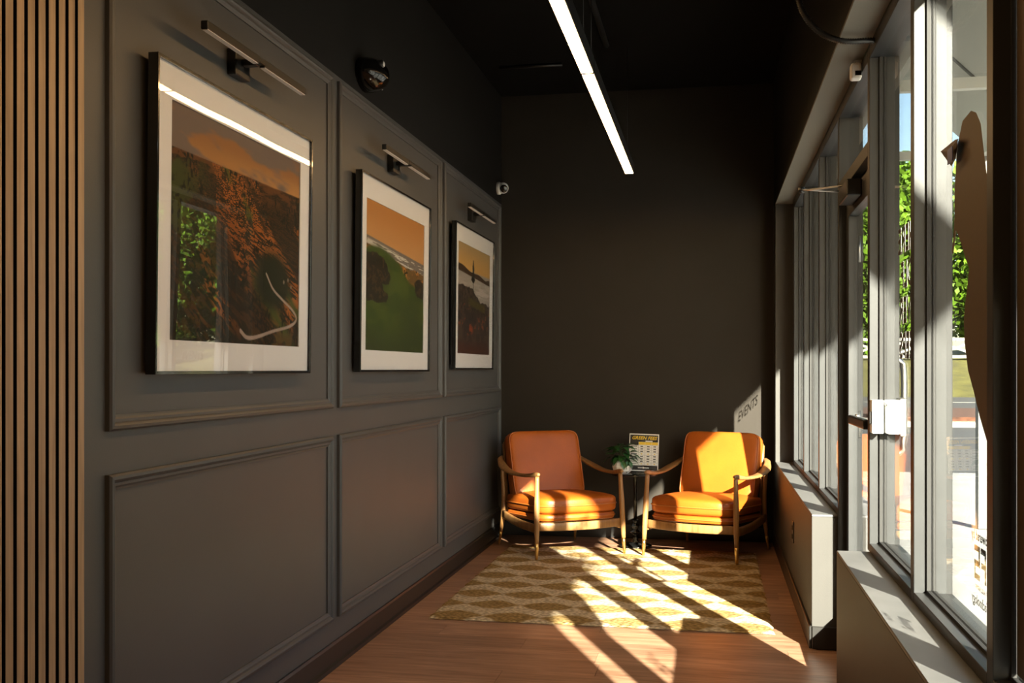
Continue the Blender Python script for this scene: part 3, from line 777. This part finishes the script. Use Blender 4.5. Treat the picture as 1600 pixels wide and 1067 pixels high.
DX = GX - 0.0040
vinyl('window_decal', [(2.708, 1.927), (2.796, 1.922), (2.823, 1.898), (2.857, 1.868), (2.868, 1.82), (2.884, 1.761), (2.882, 1.698), (2.895, 1.65), (2.915, 1.605), (2.898, 1.60), (2.867, 1.659),
    (2.811, 1.619), (2.767, 1.577), (2.728, 1.547), (2.745, 1.504), (2.767, 1.464), (2.782, 1.423), (2.772, 1.363), (2.738, 1.297), (2.68, 1.246), (2.626, 1.191), (2.559, 1.136), (2.46, 1.05), (2.392, 1.00),
    (2.392, 1.60), (2.536, 1.719), (2.566, 1.752), (2.596, 1.825), (2.616, 1.875), (2.66, 1.911)], 'tall brown curved vinyl silhouette on the nearest full pane', DX)
vinyl('window_decal', [(2.318, 2.40), (2.318, 0.672), (2.200, 0.672), (2.195, 1.44), (2.02, 1.47), (1.985, 1.30), (1.985, 0.672), (1.515, 0.672), (1.515, 2.40)], 'brown vinyl covering the pane at the right edge of the view', DX)
tg = thing('paper_tag', 'small folded brown paper tag with blue tape on the tall pane', 'tag', (GX - 0.006, 2.875, 1.83))
meshobj('paper', [(-0.012, 0.11, 0.055), (-0.004, -0.02, 0.058), (-0.018, -0.115, 0.040), (-0.010, -0.05, 0.004), (-0.002, 0.03, 0.0), (-0.016, -0.02, 0.030),
                  (-0.010, 0.11, 0.056), (-0.002, -0.02, 0.059), (-0.016, -0.115, 0.041), (-0.008, -0.05, 0.005), (0.0, 0.03, 0.001), (-0.014, -0.02, 0.031)],
        [(0, 1, 5), (1, 2, 5), (2, 3, 5), (3, 4, 5), (4, 0, 5), (6, 11, 7), (7, 11, 8), (8, 11, 9), (9, 11, 10), (10, 11, 6), (0, 6, 7, 1), (1, 7, 8, 2), (2, 8, 9, 3), (3, 9, 10, 4), (4, 10, 6, 0)], 'vinyl_brown', tg)
box('tape', -0.024, -0.0225, -0.085, -0.03, -0.008, 0.030, 'tape_blue', tg)

# ------------------------------------------------------------------ rug
RX0, RX1, RY0, RY1 = -1.455, 0.302, 5.285, 7.60
def rug():
    nx, ny = 90, 120
    rng = np.random.default_rng(5)
    v = []; f = []
    cx, cy = (RX0 + RX1) / 2, (RY0 + RY1) / 2
    for j in range(ny + 1):
        for i in range(nx + 1):
            x = RX0 + (RX1 - RX0) * i / nx - cx; y_ = RY0 + (RY1 - RY0) * j / ny - cy
            e = 0.004
            x += e * math.sin(j * 0.9 + 1) * (i in (0, nx)); y_ += e * math.sin(i * 1.1) * (j in (0, ny))
            edge = i in (0, nx) or j in (0, ny)
            z = 0.003 if edge else 0.012 + 0.0012 * math.sin(i * 0.7) * math.sin(j * 0.5)
            v.append((x, y_, z))
    for j in range(ny):
        for i in range(nx):
            a = j * (nx + 1) + i; f.append((a, a + 1, a + nx + 2, a + nx + 1))
    o = meshobj('woven_rug', v, f, 'jute', None, True); o.location = (cx, cy, 0)
    o.rotation_euler = (0, 0, 0)
    tag(o, 'woven jute rug with brown lens pattern under both armchairs', 'rug')
rug()

# ------------------------------------------------------------------ armchairs
def cushion(name, w, dpt, h, e1, e2, mat, parent, crown=0.0, bow=0.0, nu=40, nv=20):
    """superellipsoid pillow; e2 shapes the plan, e1 the section; bow pushes the front (-y) out in the middle"""
    v = []; f = []
    sp_ = lambda t, e: math.copysign(abs(t) ** e, t)
    for j in range(nv + 1):
        p = -PI / 2 + PI * j / nv
        for i in range(nu):
            t = 2 * PI * i / nu
            x = w / 2 * sp_(math.cos(p), e1) * sp_(math.cos(t), e2)
            y_ = dpt / 2 * sp_(math.cos(p), e1) * sp_(math.sin(t), e2)
            z = h / 2 * sp_(math.sin(p), e1)
            k = (1 - (2 * x / w) ** 2) * (1 - (2 * y_ / dpt) ** 2)
            z += crown * max(k, 0) * (1 if z > 0 else -0.3)
            if y_ < 0: y_ -= bow * (1 - (2 * x / w) ** 2) * (-2 * y_ / dpt)
            v.append((x, y_, z))
    for j in range(nv):
        for i in range(nu):
            f.append((j * nu + i, j * nu + (i + 1) % nu, (j + 1) * nu + (i + 1) % nu, (j + 1) * nu + i))
    bmv = meshobj(name, v, f, mat, parent, True)
    me = bmv.data; bm = bmesh.new(); bm.from_mesh(me); bmesh.ops.remove_doubles(bm, verts=bm.verts, dist=1e-5); bmesh.ops.recalc_face_normals(bm, faces=bm.faces); bm.to_mesh(me); bm.free()
    me.polygons.foreach_set('use_smooth', [True] * len(me.polygons))
    ring = [(v[(nv // 2) * nu + i][0] * 1.004, v[(nv // 2) * nu + i][1] * 1.004, v[(nv // 2) * nu + i][2]) for i in range(nu)]
    return bmv, ring
def armchair(label, loc, rz):
    t = thing('armchair', label, 'armchair', loc, rz, 'tan leather armchairs')
    for s in (-1, 1):
        # front leg up to the arm
        bx_, by_ = s * 0.335, -0.375; tx, ty = s * 0.318, -0.345
        def at(k): return (bx_ + (tx - bx_) * k, by_ + (ty - by_) * k, 0.0138 + 0.558 * k)
        leg = sweep('leg', [at(0.19), at(0.40), at(0.62), at(0.85), at(1.0)], [0.0145, 0.0185, 0.0195, 0.0155, 0.014], [0.0145, 0.0185, 0.0195, 0.0155, 0.016], 'chair_oak', t, res=3, sides=14)
        sweep('brass_tip', [at(0.0), at(0.10), at(0.195)], [0.0095, 0.0125, 0.0150], [0.0095, 0.0125, 0.0150], 'brass', leg, res=2, sides=14)
        # rear leg, splayed back, and post up to the arm end
        leg = sweep('leg', [(s * 0.305, 0.352, 0.10), (s * 0.298, 0.325, 0.25), (s * 0.300, 0.318, 0.42), (s * 0.312, 0.325, 0.625)], [0.012, 0.017, 0.016, 0.013], [0.012, 0.020, 0.018, 0.013], 'chair_oak', t, res=4, sides=14)
        sweep('brass_tip', [(s * 0.312, 0.375, 0.002), (s * 0.308, 0.364, 0.05), (s * 0.3045, 0.351, 0.105)], [0.0075, 0.010, 0.0125], [0.0075, 0.010, 0.0125], 'brass', leg, res=2, sides=14)
        sweep('side_rail', [(s * 0.320, -0.345, 0.215), (s * 0.318, 0.0, 0.215), (s * 0.300, 0.325, 0.235)], 0.013, 0.030, 'chair_oak', t, res=4, sides=12, square=0.6)
        sweep('armrest', [(s * 0.318, -0.375, 0.588), (s * 0.322, -0.325, 0.583), (s * 0.335, -0.19, 0.566), (s * 0.352, 0.0, 0.566), (s * 0.352, 0.17, 0.590), (s * 0.322, 0.32, 0.632), (s * 0.285, 0.385, 0.650)],
              [0.010, 0.015, 0.021, 0.034, 0.036, 0.022, 0.012], [0.010, 0.017, 0.013, 0.011, 0.011, 0.012, 0.010], 'chair_oak', t, res=5, sides=14, square=0.8)
    P = [(-0.318, -0.348, 0.232), (-0.16, -0.385, 0.230), (0, -0.396, 0.229), (0.16, -0.385, 0.230), (0.318, -0.348, 0.232)]
    sweep('front_rail', P, 0.011, 0.029, 'chair_oak', t, res=5, sides=12, square=0.5)
    sweep('rear_rail', [(-0.30, 0.325, 0.235), (0, 0.332, 0.235), (0.30, 0.325, 0.235)], 0.012, 0.028, 'chair_oak', t, res=3, sides=12, square=0.6)
    # seat deck and seat cushion
    o, ring = cushion('seat_deck', 0.600, 0.640, 0.066, 0.40, 0.20, 'leather', t, bow=0.055); o.location = (0, -0.025, 0.270); o.rotation_euler = (-0.05, 0, 0)
    sweep('piping', ring, 0.005, 0.005, 'leather_piping', o, closed=True, sides=6)
    o, ring = cushion('seat_cushion', 0.615, 0.655, 0.128, 0.36, 0.22, 'leather', t, crown=0.018, bow=0.06); o.location = (0, -0.030, 0.352); o.rotation_euler = (-0.05, 0, 0)
    sweep('piping', ring, 0.005, 0.005, 'leather_piping', o, closed=True, sides=6)
    # reclined back: cushion, leather back shell, wooden uprights and top rail
    tilt = math.radians(-17)
    o, ring = cushion('back_cushion', 0.570, 0.140, 0.500, 0.20, 0.34, 'leather', t, crown=0.0)
    o.location = (0, 0.250, 0.590); o.rotation_euler = (tilt, 0, 0)
    rr = [(0.2825 * 0.985 * math.copysign(abs(math.cos(a)) ** 0.20, math.cos(a)), 0.0, 0.25 * 0.985 * math.copysign(abs(math.sin(a)) ** 0.20, math.sin(a))) for a in [2 * PI * k / 48 for k in range(48)]]
    sweep('piping', [(p[0], -0.052, p[2] * 0.995) for p in rr], 0.0045, 0.0045, 'leather_piping', o, closed=True, sides=6, upv=(0, 1, 0))
    o2, ring = cushion('back_shell', 0.520, 0.045, 0.440, 0.25, 0.5, 'leather', t); o2.location = (0, 0.345, 0.585); o2.rotation_euler = (tilt, 0, 0)
    for s in (-1, 1):
        sweep('back_upright', [(s * 0.268, 0.300, 0.25), (s * 0.268, 0.352, 0.50), (s * 0.262, 0.405, 0.745)], [0.011] * 3, [0.014] * 3, 'chair_oak', t, res=3, sides=10)
    sweep('back_top_rail', [(-0.262, 0.408, 0.745), (0, 0.414, 0.752), (0.262, 0.408, 0.745)], 0.011, 0.014, 'chair_oak', t, res=3, sides=10)
    return t
armchair('tan leather armchair in the left corner beside the panelled wall', (-1.085, 7.49, 0.0), math.radians(33.0))
armchair('sunlit tan leather armchair on the right beside the windows', (-0.020, 7.545, 0.0), math.radians(-20.5))

# ------------------------------------------------------------------ pedestal table with plant and price card
TX, TY, TZ = -0.548, 7.70, 0.545
tb = thing('pedestal_table', 'small round black pedestal table between the two armchairs', 'table', (TX, TY, 0))
lathe('table_top', [(0.170, TZ - 0.016), (0.176, TZ - 0.012), (0.176, TZ - 0.004), (0.172, TZ)], 'black_gloss', tb, 40)
lathe('column', [(0.034, TZ - 0.030), (0.034, TZ - 0.017), (0.016, TZ - 0.03), (0.0135, 0.24), (0.0135, 0.215)][::-1][0:0] + [(0.0135, 0.205), (0.0135, 0.42), (0.016, TZ - 0.035), (0.040, TZ - 0.022), (0.040, TZ - 0.016)], 'black_gloss', tb, 20)
lathe('turned_stem', [(0.020, 0.028), (0.028, 0.040), (0.018, 0.056), (0.026, 0.072), (0.017, 0.088), (0.017, 0.100), (0.040, 0.112), (0.040, 0.118), (0.018, 0.128), (0.022, 0.145), (0.032, 0.158), (0.022, 0.172), (0.016, 0.186), (0.026, 0.197), (0.014, 0.206)], 'black_gloss', tb, 20)
lathe('base', [(0.118, 0.0135), (0.120, 0.018), (0.112, 0.023), (0.055, 0.030), (0.024, 0.036), (0.020, 0.040)], 'black_gloss', tb, 32)

pp = thing('potted_plant', 'small green trailing plant in a faceted white pot on the black table', 'plant', (TX - 0.090, TY - 0.062, TZ))
lathe('pot', [(0.044, 0.0), (0.066, 0.022), (0.074, 0.050), (0.064, 0.080), (0.055, 0.088), (0.050, 0.082), (0.047, 0.070)], 'ceramic', pp, 9, smooth=False)
lathe('soil', [(0.044, 0.066), (0.046, 0.072), (0.010, 0.076)], 'soil', pp, 14)
def leaf_mesh(L, W, fold, droop):
    n = 7; v = []; f = []
    for i in range(n + 1):
        t = i / n
        w = W * (math.sin(PI * min(1, t * 0.92 + 0.10)) ** 0.8) * (1 - 0.35 * t)
        if i == n: w = 0.0006
        z = -droop * t * t * L
        v += [(-w, t * L, z + fold * w), (0, t * L, z), (w, t * L, z + fold * w)]
    for i in range(n):
        a = 3 * i
        f += [(a, a + 1, a + 4, a + 3), (a + 1, a + 2, a + 5, a + 4)]
    me = bpy.data.meshes.new('leaf'); me.from_pydata(v, [], f); me.materials.append(MATS['leaf_green'])
    me.polygons.foreach_set('use_smooth', [True] * len(me.polygons)); return me
LM = [leaf_mesh(0.080, 0.030, 0.30, 0.5), leaf_mesh(0.068, 0.027, 0.25, 0.8), leaf_mesh(0.058, 0.023, 0.35, 0.25)]
rl = random.Random(4)
for k in range(40):
    a = k * 2.39996 + rl.uniform(-0.3, 0.3); el = rl.uniform(0.1, 1.3)
    r0 = rl.uniform(0.02, 0.085) * math.cos(el * 0.8); z0 = 0.088 + 0.105 * max(0, math.sin(el)) + rl.uniform(-0.01, 0.02)
    base = Vector((r0 * math.cos(a), r0 * math.sin(a), z0))
    if k % 3 == 0:
        sweep('stem', [(0.012 * math.cos(a), 0.012 * math.sin(a), 0.07), base * 0.55 + Vector((0, 0, 0.05)), base], 0.0016, 0.0016, 'leaf_green', pp, res=3, sides=5)
    o = link(bpy.data.objects.new('leaf', LM[k % 3]), pp)
    dirv = Vector((math.cos(a), math.sin(a), math.sin(el) * 0.6 - 0.15)).normalized()
    o.rotation_euler = dirv.to_track_quat('Y', 'Z').to_euler(); o.location = base
# leaves trailing over the front of the pot
for (ax, z0, L) in ((-1.35, 0.088, 2), (-0.55, 0.090, 2), (-0.85, 0.092, 1)):
    o = link(bpy.data.objects.new('leaf', LM[L]), pp)
    o.location = (0.060 * math.cos(ax), 0.060 * math.sin(ax), z0)
    
    o.rotation_euler = Vector((math.cos(ax) * 0.5, math.sin(ax) * 0.5, -0.75)).normalized().to_track_quat('Y', 'Z').to_euler()

# price card in a clear stand: built flat in x/z, then leaned back
pc = thing('price_card', 'black and white green fees price card in a clear stand on the table', 'sign', (TX + 0.054, TY + 0.050, TZ + 0.003), math.radians(4))
pc.rotation_euler = (math.radians(-9), math.radians(2.0), math.radians(5))
W2, HH = 0.108, 0.279
box('sheet', -W2, W2, -0.0005, 0.0005, 0.004, HH, 'paper_white', pc)
box('header_band', -W2 + 0.006, W2 - 0.006, -0.0012, -0.0005, HH - 0.060, HH - 0.008, 'ink_black', pc)
box('footer_band', -W2 + 0.006, W2 - 0.006, -0.0012, -0.0005, 0.012, 0.046, 'ink_black', pc)
box('corner_band', -W2 + 0.006, -0.040, -0.0012, -0.0005, HH - 0.083, HH - 0.060, 'ink_black', pc)
for k in range(3):
    x0 = -0.039 + k * 0.0475; box('column_header', x0, x0 + 0.046, -0.0012, -0.0005, HH - 0.081, HH - 0.0605, 'ink_yellow', pc)
box('note_strip', 0.010, 0.062, -0.0018, -0.0012, HH - 0.058, HH - 0.050, 'paper_white', pc)
rows = 8
for k in range(rows + 1):
    z = HH - 0.084 - k * 0.0183; box('grid_line', -W2 + 0.008, W2 - 0.008, -0.0010, -0.0005, z - 0.0006, z + 0.0006, 'ink_grey', pc)
for k in range(4):
    x0 = (-0.040, 0.0077, 0.0552, 0.101)[k]; box('grid_line', x0 - 0.0006, x0 + 0.0006, -0.0010, -0.0005, HH - 0.084 - rows * 0.0183, HH - 0.084, 'ink_grey', pc)
def flat_text(s, size, mat, x, z, shear=0.0, bold=0.0, yy=-0.0020):
    o = text_mesh('text_line', s, size, mat, pc, shear, 0.0002, 'CENTER', 1.0, bold)
    o.rotation_euler = (PI / 2, 0, 0); o.location = (x, yy, z)
flat_text('GREEN FEES', 0.034, 'ink_yellow', 0.0, HH - 0.042, 0.3, 0.0008)
for k in range(rows):
    z = HH - 0.084 - (k + 0.5) * 0.0183
    yel = k in (3, 7)
    box('entry', -W2 + 0.014, -0.050, -0.0010, -0.0005, z - 0.003, z + 0.003, 'ink_grey', pc)
    for x0 in (-0.016, 0.0315, 0.079):
        box('entry', x0 - (0.005 if yel else 0.010), x0 + (0.005 if yel else 0.010), -0.0010, -0.0005, z - 0.0035, z + 0.0035, 'ink_yellow' if yel else 'ink_black', pc)
box('footer_mark', -0.040, 0.040, -0.0018, -0.0012, 0.026, 0.032, 'paper_white', pc)
lathe('footer_disc', [(0.007, -0.0020), (0.007, -0.0012)], 'paper_white', pc, 14, (0, 0, 0.029), axis='y')
box('clear_cover', -W2 - 0.003, W2 + 0.003, -0.0042, -0.0024, 0.0, HH + 0.004, 'acrylic', pc)
box('clear_back', -W2 - 0.003, W2 + 0.003, 0.0012, 0.003, 0.0, HH + 0.004, 'acrylic', pc)
